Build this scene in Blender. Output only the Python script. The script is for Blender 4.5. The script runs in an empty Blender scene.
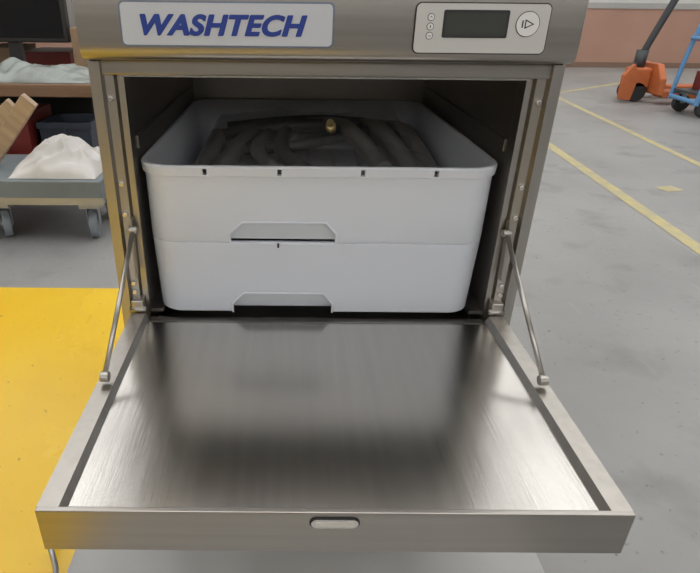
import bpy, bmesh, math, random
from mathutils import Vector, Matrix, noise
random.seed(4)
sc=bpy.context.scene
sc.view_settings.view_transform='Standard'
FL=-0.42

# ---------------------------------------------------------------- materials
def mat(name,col,rough=.5,metal=0,noise_amt=0,noise_scale=8,bump=0,bump_scale=40,spec=.5,stretch=(1,1,1),trans=0,alpha=1,col2=None,aniso=0,coat=0,detail=6,rough_var=0,dirt=None):
    m=bpy.data.materials.new(name); m.use_nodes=True
    nt=m.node_tree; b=nt.nodes['Principled BSDF']
    b.inputs['Base Color'].default_value=(*col,1); b.inputs['Roughness'].default_value=rough
    b.inputs['Metallic'].default_value=metal; b.inputs['Specular IOR Level'].default_value=spec
    b.inputs['Transmission Weight'].default_value=trans; b.inputs['Alpha'].default_value=alpha
    b.inputs['Anisotropic'].default_value=aniso; b.inputs['Coat Weight'].default_value=coat
    tc=nt.nodes.new('ShaderNodeTexCoord'); mp=nt.nodes.new('ShaderNodeMapping')
    mp.inputs['Scale'].default_value=stretch
    nt.links.new(tc.outputs['Object'],mp.inputs['Vector'])
    if noise_amt>0 or col2:
        n=nt.nodes.new('ShaderNodeTexNoise'); n.inputs['Scale'].default_value=noise_scale; n.inputs['Detail'].default_value=detail
        nt.links.new(mp.outputs[0],n.inputs['Vector'])
        r=nt.nodes.new('ShaderNodeValToRGB'); r.color_ramp.elements[0].position=.3; r.color_ramp.elements[1].position=.7
        c2=col2 if col2 else tuple(c*(1-noise_amt) for c in col)
        r.color_ramp.elements[0].color=(*c2,1); r.color_ramp.elements[1].color=(*col,1)
        nt.links.new(n.outputs['Fac'],r.inputs['Fac']); out=r.outputs['Color']
        for (dsc,dst,lo,hi,dcol) in (dirt or []):
            mp2=nt.nodes.new('ShaderNodeMapping'); mp2.inputs['Scale'].default_value=dst[:3]; mp2.inputs['Rotation'].default_value=(0,0,dst[3] if len(dst)>3 else 0)
            nt.links.new(tc.outputs['Object'],mp2.inputs['Vector'])
            dn=nt.nodes.new('ShaderNodeTexNoise'); dn.inputs['Scale'].default_value=dsc; dn.inputs['Detail'].default_value=5
            nt.links.new(mp2.outputs[0],dn.inputs['Vector'])
            mr=nt.nodes.new('ShaderNodeMapRange'); mr.inputs['From Min'].default_value=lo; mr.inputs['From Max'].default_value=hi
            nt.links.new(dn.outputs['Fac'],mr.inputs['Value'])
            mx=nt.nodes.new('ShaderNodeMix'); mx.data_type='RGBA'
            nt.links.new(mr.outputs[0],mx.inputs[0]); nt.links.new(out,mx.inputs[6]); mx.inputs[7].default_value=(*dcol,1)
            out=mx.outputs[2]
        nt.links.new(out,b.inputs['Base Color'])
        if rough_var:
            mr=nt.nodes.new('ShaderNodeMapRange'); mr.inputs['To Min'].default_value=rough-rough_var; mr.inputs['To Max'].default_value=rough+rough_var
            nt.links.new(n.outputs['Fac'],mr.inputs['Value']); nt.links.new(mr.outputs[0],b.inputs['Roughness'])
    if bump>0:
        n2=nt.nodes.new('ShaderNodeTexNoise'); n2.inputs['Scale'].default_value=bump_scale; n2.inputs['Detail'].default_value=4
        nt.links.new(mp.outputs[0],n2.inputs['Vector'])
        bp=nt.nodes.new('ShaderNodeBump'); bp.inputs['Strength'].default_value=bump; bp.inputs['Distance'].default_value=.002
        nt.links.new(n2.outputs['Fac'],bp.inputs['Height']); nt.links.new(bp.outputs[0],b.inputs['Normal'])
    return m

STEEL=mat('brushed_steel',(.42,.395,.365),.30,1,.10,3,.04,30,stretch=(1,40,40),rough_var=.04)
STEELV=mat('jamb_steel',(.47,.445,.41),.32,1,.12,4,.03,20,stretch=(20,20,1))
STEELP=mat('panel_steel',(.41,.385,.355),.31,1,.12,3,.04,30,stretch=(1,30,40))
STEELD=mat('door_inner_steel',(.57,.55,.52),.215,1,.08,2.5,.05,12,stretch=(30,1,1),rough_var=.03)
STEELC=mat('chamber_steel',(.46,.43,.40),.42,1,.15,4)
CHROME=mat('bright_steel',(.70,.68,.65),.22,1)
DARK=mat('dark_gap',(.015,.015,.016),.6)
BASK=mat('grey_polypropylene',(.67,.695,.745),.42,0,.03,3,.05,60)
BASKIN=mat('grey_polypropylene_recess',(.58,.61,.64),.5)  # same plastic as BASK, with recess shade put into the colour
CONC=mat('concrete_floor',(.33,.327,.322),.42,0,0,1.6,.25,30,col2=(.25,.248,.244),rough_var=.06,detail=9,
  dirt=[(5,(1,1,1),.56,.80,(.19,.187,.18)),(60,(1,1,1),.66,.74,(.17,.167,.16)),(9,(1,.12,1,.5),.68,.80,(.42,.41,.40))])
YEL=mat('yellow_paint',(.86,.57,.035),.27,0,0,2.2,.15,25,col2=(.78,.48,.02),rough_var=.05,
  dirt=[(14,(1,.1,1,.6),.70,.80,(.50,.30,.02)),(11,(.12,1,1,.3),.70,.78,(.90,.66,.15)),(70,(1,1,1),.68,.76,(.45,.27,.03))])
LINE=mat('line_paint',(.56,.47,.20),.5,0,0,14,0,col2=(.40,.37,.25))
PLATE=mat('logo_plate',(.60,.63,.69),.3,.15)
PLATEB=mat('logo_plate_border',(.20,.24,.34),.3,.3)
BLUE=mat('logo_blue',(.02,.05,.30),.35)
DISP=mat('display_silver',(.62,.62,.61),.35,.2)
WHITE=mat('white_plastic',(.78,.79,.80),.35)
LCD=mat('lcd_glass',(.06,.065,.06),.12)
BLACK=mat('black_plastic',(.02,.02,.022),.4)
RUB=mat('black_rubber',(.03,.03,.032),.55)
ORANGE=mat('orange_paint',(.58,.16,.05),.5,0,.25,5)
LBLUE=mat('blue_paint',(.12,.30,.55),.4,0,.1,5)
RED=mat('red_plastic',(.20,.025,.02),.45,0,.3,4)
WOOD=mat('wood_board',(.24,.14,.08),.6,0,.4,3,.2,20,stretch=(1,12,12))
WOODL=mat('pale_wood',(.50,.37,.25),.6,0,.3,4,stretch=(1,10,10))
BAGW=mat('white_plastic_film',(.62,.60,.57),.3,0,.15,6)
BAGG=mat('grey_plastic_film',(.30,.33,.31),.25,0,.3,8)
CLEAR=mat('clear_plastic_film',(.26,.255,.245),.16,0,0,alpha=.26,spec=.8)
BRASS=mat('brass',(.85,.72,.45),.3,1)
HOSE=mat('dark_hose',(.07,.07,.07),.3)
HOSEG=mat('grey_tube',(.21,.20,.19),.28)
DECK=mat('deck_grey_blue',(.20,.235,.25),.5,0,.25,6)
CARD=mat('cardboard',(.30,.20,.12),.8,0,.15,4)
SHEET=mat('floor_sheet_foam',(.46,.46,.45),.5,0,.12,5,.3,12)
SALMON=mat('wall_salmon_paint',(.46,.27,.20),.6,0,.12,2)
WALLW=mat('wall_white_paint',(.62,.62,.60),.7,0,.08,1)
WALLG=mat('wall_grey_paint',(.42,.41,.39),.7,0,.1,1)
ROOF=mat('roof_sheet',(.52,.51,.49),.6,.0,.1,1)
DGREY=mat('dark_grey_metal',(.07,.075,.08),.5,.4)
GALV=mat('galvanised_steel',(.45,.46,.47),.4,.9,.1,10)
SCREEN=mat('screen_black',(.008,.008,.01),.15)
BLUEC=mat('dark_crate_plastic',(.03,.04,.06),.5)
TYRE=mat('castor_tyre',(.22,.25,.28),.5)

# ---------------------------------------------------------------- helpers
def link(o,parent=None):
    sc.collection.objects.link(o)
    if parent: o.parent=parent
    return o
def empty(name,loc=(0,0,0)):
    e=bpy.data.objects.new(name,None); e.empty_display_size=.05; sc.collection.objects.link(e); return e
def frombm(name,bm,m,parent=None,smooth=False):
    bmesh.ops.recalc_face_normals(bm,faces=bm.faces)
    me=bpy.data.meshes.new(name); bm.to_mesh(me); bm.free()
    for mm in (m if isinstance(m,(list,tuple)) else [m]): me.materials.append(mm)
    if smooth:
        for p in me.polygons: p.use_smooth=True
    return link(bpy.data.objects.new(name,me),parent)
def box(name,x0,x1,y0,y1,z0,z1,m,parent=None,bev=0,seg=2):
    bm=bmesh.new(); bmesh.ops.create_cube(bm,size=1)
    for v in bm.verts: v.co=Vector(((x0+x1)/2+v.co.x*(x1-x0),(y0+y1)/2+v.co.y*(y1-y0),(z0+z1)/2+v.co.z*(z1-z0)))
    if bev: bmesh.ops.bevel(bm,geom=list(bm.edges),offset=bev,segments=seg,affect='EDGES',profile=.5)
    return frombm(name,bm,m,parent)
def prism(name,pts,axis,a0,a1,m,parent=None,bev=0,smooth=False):
    bm=bmesh.new()
    def mk(p,a): return {'x':(a,p[0],p[1]),'y':(p[0],a,p[1]),'z':(p[0],p[1],a)}[axis]
    A=[bm.verts.new(mk(p,a0)) for p in pts]; B=[bm.verts.new(mk(p,a1)) for p in pts]
    bm.faces.new(A); bm.faces.new(B[::-1])
    n=len(pts)
    for i in range(n): bm.faces.new([A[i],A[(i+1)%n],B[(i+1)%n],B[i]])
    if bev: bmesh.ops.bevel(bm,geom=list(bm.edges),offset=bev,segments=2,affect='EDGES',profile=.5)
    return frombm(name,bm,m,parent,smooth)
def cyl(name,p0,p1,r,m,parent=None,seg=24,r2=None,bev=0):
    p0=Vector(p0);p1=Vector(p1);d=p1-p0
    bm=bmesh.new(); bmesh.ops.create_cone(bm,cap_ends=True,segments=seg,radius1=r,radius2=r if r2 is None else r2,depth=d.length)
    if bev: bmesh.ops.bevel(bm,geom=[e for e in bm.edges if e.calc_face_angle(0)>.8],offset=bev,segments=2,affect='EDGES',profile=.5)
    q=d.to_track_quat('Z','Y').to_matrix().to_4x4(); q.translation=(p0+p1)/2
    bmesh.ops.transform(bm,matrix=q,verts=bm.verts)
    o=frombm(name,bm,m,parent)
    for p in o.data.polygons: p.use_smooth=len(p.vertices)==4
    return o
def tube(name,pts,r,m,parent=None,res=6,smooth=True):
    cu=bpy.data.curves.new(name,'CURVE'); cu.dimensions='3D'; cu.bevel_depth=r; cu.bevel_resolution=4; cu.use_fill_caps=True
    if smooth:
        s=cu.splines.new('NURBS'); s.points.add(len(pts)-1); s.order_u=3; s.use_endpoint_u=True; s.resolution_u=res
    else:
        s=cu.splines.new('POLY'); s.points.add(len(pts)-1)
    for i,p in enumerate(pts): s.points[i].co=(*p,1)
    cu.materials.append(m)
    tmp=bpy.data.objects.new(name,cu); sc.collection.objects.link(tmp)
    dg=bpy.context.evaluated_depsgraph_get(); dg.update()
    me=bpy.data.meshes.new_from_object(tmp.evaluated_get(dg)); bpy.data.objects.remove(tmp)
    for p in me.polygons: p.use_smooth=True
    return link(bpy.data.objects.new(name,me),parent)
def rrect(hx,hy,r,n=6):
    pts=[]
    for cx,cy,a0 in ((hx-r,hy-r,0),(-hx+r,hy-r,90),(-hx+r,-hy+r,180),(hx-r,-hy+r,270)):
        for i in range(n+1):
            a=math.radians(a0+90*i/n); pts.append((cx+r*math.cos(a),cy+r*math.sin(a)))
    return pts
def loft(name,loops,m,parent=None,capb=True,capt=True,smooth=True):
    bm=bmesh.new(); L=[[bm.verts.new(p) for p in lp] for lp in loops]; n=len(L[0])
    for a,b in zip(L,L[1:]):
        for i in range(n): bm.faces.new([a[i],a[(i+1)%n],b[(i+1)%n],b[i]])
    if capb: bm.faces.new(L[0][::-1])
    if capt: bm.faces.new(L[-1])
    o=frombm(name,bm,m,parent)
    if smooth:
        for p in o.data.polygons: p.use_smooth=True
        mod=o.modifiers.new('es','EDGE_SPLIT'); mod.split_angle=math.radians(35)
    return o
def boolean_cut(o,cutters):
    for mod in list(o.modifiers): o.modifiers.remove(mod)
    for c in cutters:
        md=o.modifiers.new('b','BOOLEAN'); md.object=c; md.operation='DIFFERENCE'; md.solver='EXACT'
    dg=bpy.context.evaluated_depsgraph_get(); dg.update()
    me=bpy.data.meshes.new_from_object(o.evaluated_get(dg))
    o.modifiers.clear(); o.data=me
    for c in cutters: bpy.data.objects.remove(c)
    mod=o.modifiers.new('es','EDGE_SPLIT'); mod.split_angle=math.radians(35)
def crumple(name,x0,x1,y0,y1,z,h,m,parent=None,n=40,amp=.03,sc_=9,seed=0,dome=True,slope=0,edge=4.5,octv=4):
    bm=bmesh.new(); V=[]
    for i in range(n+1):
        row=[]
        for j in range(n+1):
            u=i/n;v=j/n; x=x0+(x1-x0)*u; y=y0+(y1-y0)*v
            e=min(1,edge*min(u,1-u))*min(1,edge*min(v,1-v)) if dome else 1
            e=e**.6
            q=Vector((x*sc_+seed,y*sc_,seed*1.7))
            nz=noise.fractal(q,1.0,2.2,octv)
            rd=abs(noise.noise(q*1.7))
            zz=z+max(0,(h+slope*v)*e+(nz*amp-rd*amp*1.5)*e)+.002
            x+=noise.noise(q+Vector((9,0,0)))*amp*.8*e; y+=noise.noise(q+Vector((0,9,0)))*amp*.8*e
            row.append(bm.verts.new((x,y,zz)))
        V.append(row)
    for i in range(n):
        for j in range(n): bm.faces.new([V[i][j],V[i+1][j],V[i+1][j+1],V[i][j+1]])
    return frombm(name,bm,m,parent,True)
def caster(name,x,y,ztop,r,parent,m=GALV,w=.03,ang=0):
    zc=FL+r
    dx,dy=math.cos(ang),math.sin(ang)
    cyl(name+'_wheel',(x-dx*w/2,y-dy*w/2,zc),(x+dx*w/2,y+dy*w/2,zc),r,TYRE,parent,28,bev=.004)
    cyl(name+'_hub',(x-dx*(w/2+.003),y-dy*(w/2+.003),zc),(x+dx*(w/2+.003),y+dy*(w/2+.003),zc),r*.45,m,parent,20)
    for s in(-1,1):
        ox,oy=dx*s*(w/2+.006),dy*s*(w/2+.006)
        o=prism(name+'_fork',[(-.018,zc-.012),(.018,zc-.012),(.03,zc+r+.012),(-.03,zc+r+.012)],'x',-.0015,.0015,m,parent)
        o.location=(x+ox,y+oy,0); o.rotation_euler=(0,0,ang)
    box(name+'_plate',x-.04,x+.04,y-.04,y+.04,zc+r+.01,ztop,m,parent,.002)

# ---------------------------------------------------------------- room
bm=bmesh.new(); bmesh.ops.create_grid(bm,x_segments=1,y_segments=1,size=1)
for v in bm.verts: v.co=Vector((1+v.co.x*8.2,.8+v.co.y*7,FL))
frombm('floor',bm,CONC)
box('floor_marking_zone',-3.2,.16,-2.2,.86,FL,FL+.0015,YEL)
def line(name,x0,y0,x1,y1,w):
    bm=bmesh.new(); d=Vector((x1-x0,y1-y0,0)); nrm=Vector((-d.y,d.x,0)).normalized()*w/2
    a=Vector((x0,y0,FL+.0015));b=Vector((x1,y1,FL+.0015))
    bm.faces.new([bm.verts.new(a-nrm),bm.verts.new(b-nrm),bm.verts.new(b+nrm),bm.verts.new(a+nrm)])
    return frombm(name,bm,LINE)
fl=empty('floor_lane_lines')
for o in (line('lane_line_1',1.50,.7,1.70,3.35,.062),line('lane_line_2',2.30,1.9,2.62,5.3,.05),line('lane_line_3',2.75,5.2,4.6,6.6,.06),line('lane_patch',1.84,1.97,1.94,2.00,.08)): o.parent=fl
XW,XE,YN,YS,ZC=-7.2,9.2,7.6,-6.2,4.2
w=box('wall_north',XW,XE,YN,YN+.1,FL,.34,SALMON)
box('wall_north_band',XW,XE,YN-.012,YN,.33,.40,WALLG,w)
box('wall_north_upper',XW,XE,YN,YN+.1,.34,ZC,WALLW,w)
box('baseboard_north',XW,XE,YN-.02,YN,FL,FL+.07,mat('skirting_brown',(.22,.14,.10),.6))
ws=box('wall_south',XW,XE,YS-.1,YS,FL,1.8,WALLG)
box('wall_south_top',XW,XE,YS-.1,YS,3.8,ZC,WALLG,ws)
x=XW;k=0
while x<XE:
    box('window_pier_%d'%k,x,x+.35,YS-.1,YS,1.8,3.8,WALLG,ws); x+=2.3;k+=1  # unseen window openings, added to let front light onto the racks
box('wall_west',XW-.1,XW,YS,YN,FL,ZC,WALLG)
box('wall_east',XE,XE+.1,YS,YN,FL,ZC,WALLG)
ce=empty('ceiling')
box('roof_sheet_rear',XW,XE,YS,-1.9,ZC,ZC+.04,ROOF,ce)  # unseen roof, kept closed here so the control panel reflects dark
x=XW;k=0
while x<XE:
    box('roof_sheet_%d'%k,x,min(x+.60,XE),-1.9,YN,ZC,ZC+.04,ROOF,ce); x+=1.3;k+=1
for i,y in enumerate((-4,-1.9,1.6,4.4,7.0)):
    box('roof_beam_%d'%i,XW,XE,y-.06,y+.06,ZC-.25,ZC-.001,DGREY,ce)  # unseen beams, added to give streaks in the steel reflections

# ---------------------------------------------------------------- dishwasher
M=empty('undercounter_dishwasher')
ZT=.53
for s,n in((-1,'left'),(1,'right')):
    xs=sorted((s*.300,s*.2975))
    box('side_panel_'+n,xs[0],xs[1],.002,.6,-.36,.372,STEELV,M)
    P=[(.300,0),(.300,.004),(.2975,.03),(.266,.045),(.262,.045),(.262,.018),(.270,.018),(.273,.012),(.284,.010),(.286,0)]
    P=[(s*a,b) for a,b in P]
    prism('front_jamb_'+n,P,'z',-.03,.362,STEELV,M)
    xs=sorted((s*.2605,s*.2640)); box('inner_trim_'+n,xs[0],xs[1],.014,.019,0,.345,STEELV,M)
    xs=sorted((s*.2640,s*.2680)); box('chamber_wall_'+n,xs[0],xs[1],.045,.592,-.05,.362,STEELC,M)
    xs=sorted((s*.2440,s*.2640)); prism('rack_guide_'+n,[(xs[0],-.017),(xs[1],-.017),(xs[1],-.012),(xs[0],-.012)],'y',.03,.58,STEELC,M)
    xs=sorted((s*.2595,s*.2640)); box('chamber_rail_'+n,xs[0],xs[1],.05,.56,.240,.258,STEELC,M,.001)
    for z in(.315,.20,.155,.045,.03):
        cyl('screw_'+n,(s*.279,.012,z),(s*.279,.005,z),.0040,CHROME,M,12,bev=.001)
    xs=sorted((s*.266,s*.284)); box('hinge_bracket_'+n,xs[0],xs[1],-.003,.02,-.02,.020,STEELV,M,.002)
    cyl('hinge_pin_'+n,(s*.262,.0,.004),(s*.287,.0,.004),.005,STEELV,M,16)
    a=Vector((s*.2735,-.178,.010)); b=Vector((s*.2700,.006,.132))
    cyl('stay_rod_'+n,a,b,.0034,STEELV,M,14)
    cyl('stay_eye_'+n,a+Vector((s*-.006,0,0)),a+Vector((s*.005,0,0)),.0066,STEELV,M,20,bev=.001)
    cyl('stay_pivot_'+n,b+Vector((s*-.006,0,0)),b+Vector((s*.006,0,0)),.0060,STEELV,M,20,bev=.001)
    xs=sorted((s*.2700,s*.2725)); prism('stay_guide_'+n,[(-.006,.06),(.008,.06),(.014,.15),(.004,.15)],'x',xs[0],xs[1],STEELV,M)
box('header_rail',-.286,.286,.004,.045,.345,.363,STEEL,M,.002)
box('header_trim',-.264,.264,.012,.018,.342,.346,CHROME,M)
box('chamber_back',-.264,.264,.590,.594,-.05,.362,STEELC,M)
box('chamber_roof',-.264,.264,.045,.592,.358,.362,STEELC,M)
box('chamber_floor',-.264,.264,.02,.592,-.054,-.05,STEELC,M)
cyl('wash_arm_hub',(0,.3,-.05),(0,.3,-.02),.02,BLACK,M)
box('wash_arm',-.22,.22,.285,.315,-.034,-.022,STEELC,M,.004)
box('sill',-.262,.262,.004,.020,-.055,-.020,STEEL,M,.002)
box('lower_body',-.297,.297,.012,.598,-.36,-.056,STEEL,M)
box('rear_skin',-.298,.298,.597,.600,-.36,.372,STEEL,M)
for sx in(-1,1):
    for yy in(.06,.54):
        cyl('leg',(sx*.25,yy,FL+.012),(sx*.25,yy,-.36),.016,STEEL,M)
        cyl('leg_foot',(sx*.25,yy,FL+.002),(sx*.25,yy,FL+.014),.024,BLACK,M)
prof=[(.6,.363),(.6,ZT),(-.018,ZT),(-.024,ZT-.004),(-.026,ZT-.01)]
prof+=[(-.026,.382)]
for i in range(1,7):
    a=math.radians(15*i); prof.append((-.011-.015*math.cos(a),.378-.013*math.sin(a)))
prof+=[(.004,.365),(.004,.363)]
o=prism('control_panel',prof,'x',-.2985,.2985,STEELP,M)
for p in o.data.polygons: p.use_smooth=True
md=o.modifiers.new('es','EDGE_SPLIT'); md.split_angle=math.radians(30)
def rplate(name,x0,x1,z0,z1,r,y0,y1,m,parent=M):
    cx,cz=(x0+x1)/2,(z0+z1)/2
    pts=[(cx+a,cz+b) for a,b in rrect((x1-x0)/2,(z1-z0)/2,r)]
    return prism(name,pts,'y',y0,y1,m,parent)
rplate('logo_plate_border',-.246,.005,.3815,.431,.006,-.0285,-.026,PLATEB)
rplate('logo_plate',-.2440,.0030,.3835,.4290,.005,-.0293,-.026,PLATE)
cu=bpy.data.curves.new('logo_text','FONT'); cu.body='WASHTECH'; cu.size=.0345; cu.shear=.28; cu.offset=.0009; cu.extrude=.0004; cu.space_character=1.06
t=bpy.data.objects.new('tmp',cu); sc.collection.objects.link(t)
dg=bpy.context.evaluated_depsgraph_get(); dg.update()
me=bpy.data.meshes.new_from_object(t.evaluated_get(dg)); bpy.data.objects.remove(t)
xsv=[v.co.x for v in me.vertices]; ysv=[v.co.y for v in me.vertices]
sx=.194/(max(xsv)-min(xsv)); sy=.0228/(max(ysv)-min(ysv)); mx,my=min(xsv),min(ysv)
for v in me.vertices: v.co=Vector((-.221+(v.co.x-mx)*sx,-.0297-v.co.z,.3940+(v.co.y-my)*sy))
me.materials.clear(); me.materials.append(BLUE)
tx=link(bpy.data.objects.new('logo_lettering',me),M)
for dx_,dz_ in((.0008,.0002),(-.0008,-.0002),(0,.0004),(0,-.0004)):
    o=link(bpy.data.objects.new('logo_lettering_bold',me),M); o.location=(dx_,.00005,dz_)
rplate('controller_border',.099,.257,.3765,.4325,.007,-.0285,-.026,BLACK)
rplate('controller_face',.1003,.2557,.3778,.4312,.006,-.0295,-.026,DISP)
rplate('lcd_bezel',.132,.2085,.3945,.4245,.002,-.0302,-.026,BLACK)
rplate('lcd_window',.135,.2055,.3975,.4215,.001,-.0305,-.026,LCD)
for i,z in enumerate((.4165,.4065,.3965)):
    cyl('button_ring_%d'%i,(.1175,-.026,z),(.1175,-.0300,z),.0042,BLACK,M,20)
    cyl('button_%d'%i,(.1175,-.026,z),(.1175,-.0304,z),.0035,WHITE,M,20)
    if i!=1: 
        s=1 if i==0 else -1
        prism('button_arrow_%d'%i,[(.1175-.002,z-.001*s),(.1175,z+.0014*s),(.1175+.002,z-.001*s),(.1175,z+.0004*s)],'y',-.0308,-.0304,BLACK,M)
    else:
        box('button_mark',.1170,.1180,-.0308,-.0304,z-.0015,z+.0015,BLACK,M)
cyl('start_button_ring',(.231,-.026,.410),(.231,-.0302,.410),.0140,BLACK,M,32)
cyl('start_button',(.231,-.026,.410),(.231,-.0306,.410),.0132,WHITE,M,32)
box('start_mark_bar',.2240,.2254,-.0311,-.0306,.4060,.4140,BLACK,M)
def tri(x0,x1,z,h): return [(x0,z-h),(x0,z+h),(x1,z)]
prism('start_mark_triangle',tri(.2275,.2385,.410,.0052),'y',-.0310,-.0306,BLACK,M)
prism('start_mark_centre',tri(.2287,.2358,.410,.0032),'y',-.0313,-.0306,WHITE,M)
# ---- door, folded open, tray shape
W=.2842; L=.372; T=.054
box('door_front_edge',-W,W,-L,-L+.006,-T,0,STEEL,M,.0012)
for s,n in((-1,'left'),(1,'right')):
    P=[(s*W,-T),(s*W,0),(s*(W-.021),0),(s*(W-.0255),-.009),(s*(W-.0265),-.016),(s*(W-.004),-.016),(s*(W-.004),-T)]
    prism('door_side_rim_'+n,P,'y',-L+.005,-.006,STEELV,M)
prism('door_inner_panel',[(-L+.005,-.0015),(-L+.009,-.0095),(-.016,-.0095),(-.010,-.0115),(-.006,-.016),(-.008,-.0165),(-.014,-.0125),(-L+.008,-.0125),(-L+.004,-.004)],'x',-W+.025,W-.025,STEELD,M)
box('door_outer_skin',-W+.003,W-.003,-L+.005,-.006,-T,-T+.003,STEEL,M)
def slot(hx,hz,y0,y1,m,name,cx=-.0005,cz=-.0125):
    pts=[(cx+a,cz+b) for a,b in rrect(hx,hz,hz*.98,8)]
    return prism(name,pts,'y',y0,y1,m,M)
slot(.0225,.0055,-L-.0022,-L+.001,CHROME,'door_latch_rim')
slot(.0190,.0030,-L-.0028,-L+.001,mat('latch_insert',(.66,.64,.61),.4,.3),'door_latch_insert')
slot(.0240,.0068,-L-.0010,-L+.001,DARK,'door_latch_shadow')

# ---------------------------------------------------------------- racks
def tray(name,z0,z1,top,hw_mid=-.0535,hand_w=.078,hand_h=.032):
    E=empty(name)
    cx,cy=-.002,.013+.282; hx,hy=.2555,.282; r=.046
    def lp(dx,z,rr=0): return [(cx+a,cy+b,z) for a,b in rrect(hx+dx,hy+dx,r+dx+rr,10)]
    h=z1-z0
    if top: outer=[lp(-.0035,z0),lp(-.003,z0+.0015),lp(-.0025,z0+h*.5),lp(-.002,z1-.016),lp(.0015,z1-.0145),lp(.0025,z1-.002),lp(.0010,z1)]
    else: outer=[lp(-.011,z0),lp(-.0085,z0+.002),lp(-.0060,z0+h*.5),lp(-.0032,z1-.0015),lp(-.0045,z1-.0002),lp(-.0050,z1-.0001),lp(-.0055,z1)]
    loops=outer+[lp(-.0115 if not top else -.004,z1),lp(-.012 if not top else -.0055,z1-.002),lp(-.0125 if top else -.0145,z0+.01),lp(-.018,z0+.006)]
    b=loft(name+'_shell',loops,BASK,E)
    cut=[]
    zb=z0-.002
    P=[(hw_mid-hand_w,zb),(hw_mid+hand_w,zb),(hw_mid+hand_w,z0+hand_h*.45),(hw_mid+hand_w*.80,z0+hand_h),(hw_mid-hand_w*.76,z0+hand_h),(hw_mid-hand_w,z0+hand_h*.45)]
    cut.append(prism('cut',P,'y',-.02,.042,DARK))
    if top:
        for sxp in(-.163,-.059,.057,.159):
            cut.append(box('cut',sxp-.0030,sxp+.0030,-.02,.040,z1-.0125,z1-.0035,DARK))
    boolean_cut(b,cut)
    zlo=z0+.003 if top else z0+.014
    yb=.0235 if top else .027
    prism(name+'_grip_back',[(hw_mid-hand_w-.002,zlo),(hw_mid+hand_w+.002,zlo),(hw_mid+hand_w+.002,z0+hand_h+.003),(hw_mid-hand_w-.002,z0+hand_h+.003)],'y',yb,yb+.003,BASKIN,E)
    pts=[(hw_mid-hand_w,z0+.001),(hw_mid-hand_w,z0+hand_h*.45),(hw_mid-hand_w*.76,z0+hand_h),(hw_mid+hand_w*.80,z0+hand_h),(hw_mid+hand_w,z0+hand_h*.45),(hw_mid+hand_w,z0+.001)]
    yf=.0155 if top else .0205
    pts=[(a,yf-(.0010 if top else .003)*(c-z0)/.03,c) for a,c in pts]
    tube(name+'_grip_lip',pts,.0018,BASK,E,smooth=False)
    return E
low=tray('glass_rack',-.0115,.1095,False,hand_h=.036)
up=tray('glass_rack.001',.1102,.2255,True)
box('rack_clip',-.062,-.059,.0125,.0165,.103,.109,DARK,low)
for k in range(9):
    xx=-.21+.0525*k; box('base_bar',xx-.003,xx+.003,.05,.54,.1165,.121,BASKIN,up)
H=empty('bagged_hoses')
dz=-.004
def h(pts,r=.009,m=HOSE): tube('hose',[(a,b+.012,c+dz) for a,b,c in pts],r,m,H,10)
h([(-.19,.46,.17),(-.08,.44,.195),(.05,.44,.20),(.15,.47,.19),(.20,.40,.18)],.013)
h([(-.18,.36,.165),(-.05,.30,.18),(.05,.36,.19),(.15,.42,.20),(.20,.32,.18)],.011)
h([(-.02,.50,.18),(.05,.44,.205),(.09,.32,.200),(.12,.20,.17)],.017,HOSEG)
h([(.10,.49,.18),(.13,.42,.205),(.15,.30,.195),(.18,.15,.16)],.018,HOSEG)
h([(.17,.50,.18),(.185,.42,.200),(.195,.30,.190),(.20,.16,.16)],.017,HOSEG)
h([(-.19,.22,.155),(-.05,.18,.165),(.08,.20,.17),(.18,.12,.155)],.011,HOSEG)
h([(-.10,.50,.17),(-.14,.38,.18),(-.16,.24,.165),(-.19,.12,.155)],.017,HOSEG)
h([(-.20,.48,.165),(-.19,.38,.175),(-.20,.26,.165),(-.20,.14,.155)],.016,HOSEG)
h([(.04,.12,.155),(-.04,.20,.175),(-.07,.34,.19),(-.04,.49,.18)],.015)
h([(-.02,.12,.155),(-.09,.22,.170),(-.115,.34,.185),(-.07,.50,.175)],.014,HOSEG)
h([(-.18,.505,.175),(-.05,.51,.190),(.08,.51,.192),(.19,.505,.178)],.015)
cyl('brass_nut',(.038,.36,.202),(.034,.335,.216),.0105,BRASS,H,6)
cyl('brass_tail',(.034,.335,.216),(.032,.318,.226),.007,BRASS,H,16)
crumple('film_bag',-.226,.222,.050,.545,.126,.050,CLEAR,H,70,.010,10,3,slope=.040,edge=12,octv=3)

crumple('plastic_floor_sheet',-.405,.385,-1.1,-.09,FL+.001,.004,SHEET,None,60,.006,5,8)
S=empty('packing_strap')
tube('strap_loop',[(-.44,-.06,FL+.006),(-.45,-.10,FL+.03),(-.425,-.13,FL+.05),(-.408,-.16,FL+.02),(-.425,-.20,FL+.007),(-.41,-.26,FL+.006)],.0045,GALV,S)

# ---------------------------------------------------------------- left background
P=empty('platform_dolly')
box('deck',-1.75,-.725,1.22,1.60,-.255,-.172,DECK,P,.006)
box('deck_lip',-1.75,-.722,1.215,1.222,-.262,-.235,GALV,P)
for i,(cx_,cy_) in enumerate(((-.795,1.30),(-1.14,1.30),(-.795,1.52),(-1.6,1.52))):
    caster('caster_%d'%i,cx_,cy_,-.255,.058,P,ang=.5 if i%2 else .2)
crumple('crumpled_plastic_bag',-1.07,-.75,1.24,1.58,-.172,.115,BAGW,None,60,.045,7,2,edge=3,octv=3)
pk=empty('wood_offcuts')
o=box('offcut_1',-.03,.03,-.012,.012,-.17,.17,WOODL,pk,.003); o.location=(-1.085,1.36,-.025); o.rotation_euler=(.2,.75,0)
o=box('offcut_2',-.03,.03,-.012,.012,-.17,.17,WOODL,pk,.003); o.location=(-1.20,1.42,-.04); o.rotation_euler=(.2,.9,.1)
Wb=empty('workbench')
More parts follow.
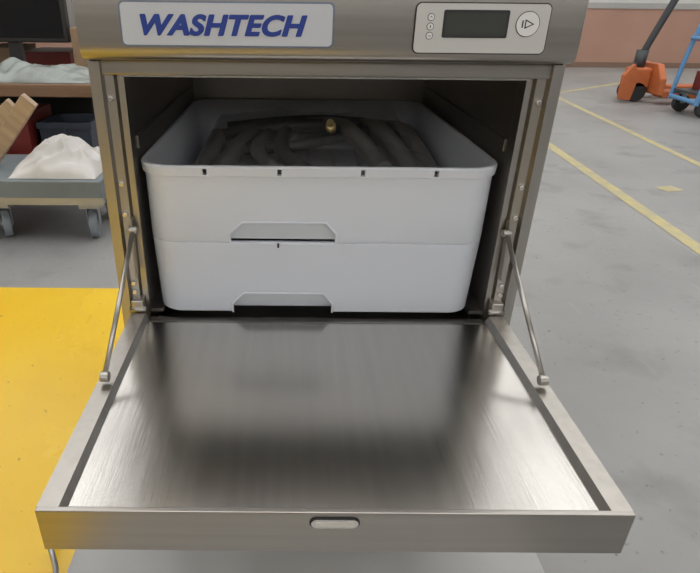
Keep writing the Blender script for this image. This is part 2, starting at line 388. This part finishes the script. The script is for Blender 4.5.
box('bench_top',-2.4,-.85,1.64,2.35,.055,.105,WOOD,Wb,.004)
for xx in(-2.3,-.93):
    for yy in(1.98,2.27): box('bench_leg',xx-.035,xx+.035,yy-.035,yy+.035,FL,.055,DGREY,Wb,.003)
box('bench_shelf',-2.35,-.9,2.0,2.3,-.22,-.19,WOOD,Wb)
box('bench_rail',-2.3,-.93,2.28,2.31,-.03,.055,DGREY,Wb)
box('bench_back_panel',-2.3,-.93,2.31,2.33,FL+.05,.055,DGREY,Wb)
def crate(name,x0,x1,y0,y1,z0,z1,m):
    c=empty(name); t_=.012
    box('crate_base',x0,x1,y0,y1,z0,z0+t_,m,c)
    box('crate_front',x0,x1,y0,y0+t_,z0+t_,z1,m,c); box('crate_rear',x0,x1,y1-t_,y1,z0+t_,z1,m,c)
    box('crate_side_a',x0,x0+t_,y0+t_,y1-t_,z0+t_,z1,m,c); box('crate_side_b',x1-t_,x1,y0+t_,y1-t_,z0+t_,z1,m,c)
    box('crate_rim_front',x0-.008,x1+.008,y0-.008,y0,z1-.025,z1,m,c)
    n=max(2,int((x1-x0)/.09))
    for i in range(1,n): xx=x0+(x1-x0)*i/n; box('crate_rib',xx-.004,xx+.004,y0-.008,y0,z0,z1-.025,m,c)
    return c
crate('storage_crate',-1.75,-1.15,1.66,1.93,FL,-.02,RED)
crate('storage_crate.001',-1.12,-.90,1.70,1.92,FL,-.06,BLUEC)
crumple('wrapped_parts_bundle',-1.42,-.87,1.67,1.97,.105,.06,BAGG,None,50,.035,7,5,edge=3,octv=3)
Mo=empty('computer_monitor')
box('monitor_case',-1.62,-1.08,2.10,2.15,.23,.58,BLACK,Mo,.008)
box('monitor_screen',-1.60,-1.10,2.097,2.101,.25,.56,SCREEN,Mo)
box('monitor_neck',-1.38,-1.32,2.12,2.15,.115,.25,BLACK,Mo)
box('monitor_base',-1.47,-1.23,2.04,2.22,.105,.118,BLACK,Mo,.004)
box('cardboard_box',-1.04,-.90,2.02,2.25,.105,.30,CARD,None,.003)
SR=empty('storage_rack')
for xx in(-3.4,-2.2,-1.12):
    for yy in(2.75,3.3): box('rack_post',xx-.03,xx+.03,yy-.03,yy+.03,FL,1.5,DGREY,SR)
for z in(-.25,.22,.75,1.3): box('rack_shelf',-3.45,-1.07,2.72,3.33,z,z+.03,WOOD,SR)
for z in(-.22,.25,.78):
    xx=-3.3
    while xx<-1.35:
        ww=random.uniform(.18,.34); hh=random.uniform(.2,.38)
        box('rack_carton',xx,xx+ww,2.85,3.2,z,z+hh,random.choice([CARD,RED,DGREY,BLUEC,WALLG,CARD]),SR,.004); xx+=ww+.03

# ---------------------------------------------------------------- right background
J=empty('pallet_jack')
box('pump_body',3.12,3.30,4.66,4.82,FL+.12,FL+.30,ORANGE,J,.02)
prism('fork_head',[(4.50,FL+.08),(5.04,FL+.08),(5.02,FL+.22),(4.92,FL+.34),(4.62,FL+.34),(4.52,FL+.22)],'x',3.30,3.36,ORANGE,J,.01)
for a in(4.50,4.88):
    box('fork',3.34,4.45,a,a+.16,FL+.06,FL+.12,ORANGE,J,.01)
    cyl('load_roller',(4.3,a+.03,FL+.04),(4.3,a+.13,FL+.04),.04,RUB,J)
for a in(4.66,4.80): cyl('steer_wheel',(3.20,a,FL+.09),(3.20,a+.05,FL+.09),.09,RUB,J,bev=.01)
cyl('pump_cylinder',(3.20,4.74,FL+.28),(3.20,4.74,FL+.45),.05,DGREY,J)
tube('tiller_pole',[(3.16,4.74,FL+.26),(3.22,4.72,.1),(3.38,4.66,.62)],.03,DGREY,J)
tube('tiller_handle',[(3.38,4.66,.60),(3.38,4.54,.66),(3.40,4.52,.80),(3.40,4.80,.80),(3.38,4.78,.66),(3.38,4.66,.60)],.016,BLACK,J)
prism('side_plate',[(3.02,FL+.03),(3.12,FL+.02),(3.15,FL+.24),(3.09,FL+.34),(3.01,FL+.24)],'y',4.60,4.65,ORANGE,J,.005)
HC=empty('tubular_hand_cart')
def bt(p,r=.018): tube('frame_tube',[(a-.08,b,c) for a,b,c in p],r,LBLUE,HC,8)
Ya,Yb=3.86,4.26
bt([(3.30,Ya,FL+.10),(3.32,Ya,.0),(3.42,Ya,.45),(3.62,Ya,.60),(4.2,Ya,.60)])
bt([(3.34,Yb,FL+.10),(3.36,Yb,.0),(3.46,Yb,.45),(3.66,Yb,.60),(4.2,Yb,.60)])
bt([(3.30,Ya,FL+.16),(4.3,Ya,FL+.16)]); bt([(3.34,Yb,FL+.16),(4.3,Yb,FL+.16)])
bt([(3.31,Ya,-.06),(4.3,Ya,-.02)]); bt([(3.30,Ya,FL+.12),(3.34,Yb,FL+.12)]); bt([(3.34,Ya,.16),(3.38,Yb,.16)])
bt([(3.36,Ya,.22),(4.3,Ya,.22)])
box('cart_deck',3.26,4.22,Ya+.02,Yb-.02,FL+.165,FL+.185,DGREY,HC)
for a in(3.33,4.12):
    for b in(Ya+.05,Yb-.05):
        cyl('cart_wheel',(a,b-.02,FL+.07),(a,b+.02,FL+.07),.07,RUB,HC,bev=.008)
        box('wheel_bracket',a-.02,a+.02,b-.028,b+.028,FL+.07,FL+.165,GALV,HC)
crate('parts_bin',3.38,3.72,3.92,4.20,FL+.187,FL+.33,RED)
crate('parts_bin.001',3.78,4.12,3.92,4.20,FL+.187,FL+.36,WHITE)

# ---------------------------------------------------------------- world + camera
wd=bpy.data.worlds.new('sky'); sc.world=wd; wd.use_nodes=True
bg=wd.node_tree.nodes['Background']; bg.inputs[0].default_value=(1,.99,.975,1); bg.inputs[1].default_value=3.15

cam=bpy.data.cameras.new('camera'); co=bpy.data.objects.new('camera',cam); sc.collection.objects.link(co)
yaw,pitch,roll=.003,.4582,.0101
f=Vector((math.sin(yaw)*math.cos(pitch),math.cos(yaw)*math.cos(pitch),-math.sin(pitch)))
r=Vector((math.cos(yaw),-math.sin(yaw),0)); u=r.cross(f)
r2=r*math.cos(roll)+u*math.sin(roll); u2=-r*math.sin(roll)+u*math.cos(roll)
mw=Matrix((r2,u2,-f)).transposed().to_4x4(); mw.translation=Vector((-.0495,-.7444,.4365))
co.matrix_world=mw
cam.sensor_width=36; cam.lens=559.15/700*36; cam.shift_x=.0901; cam.shift_y=-.0204; cam.clip_start=.02
sc.camera=co
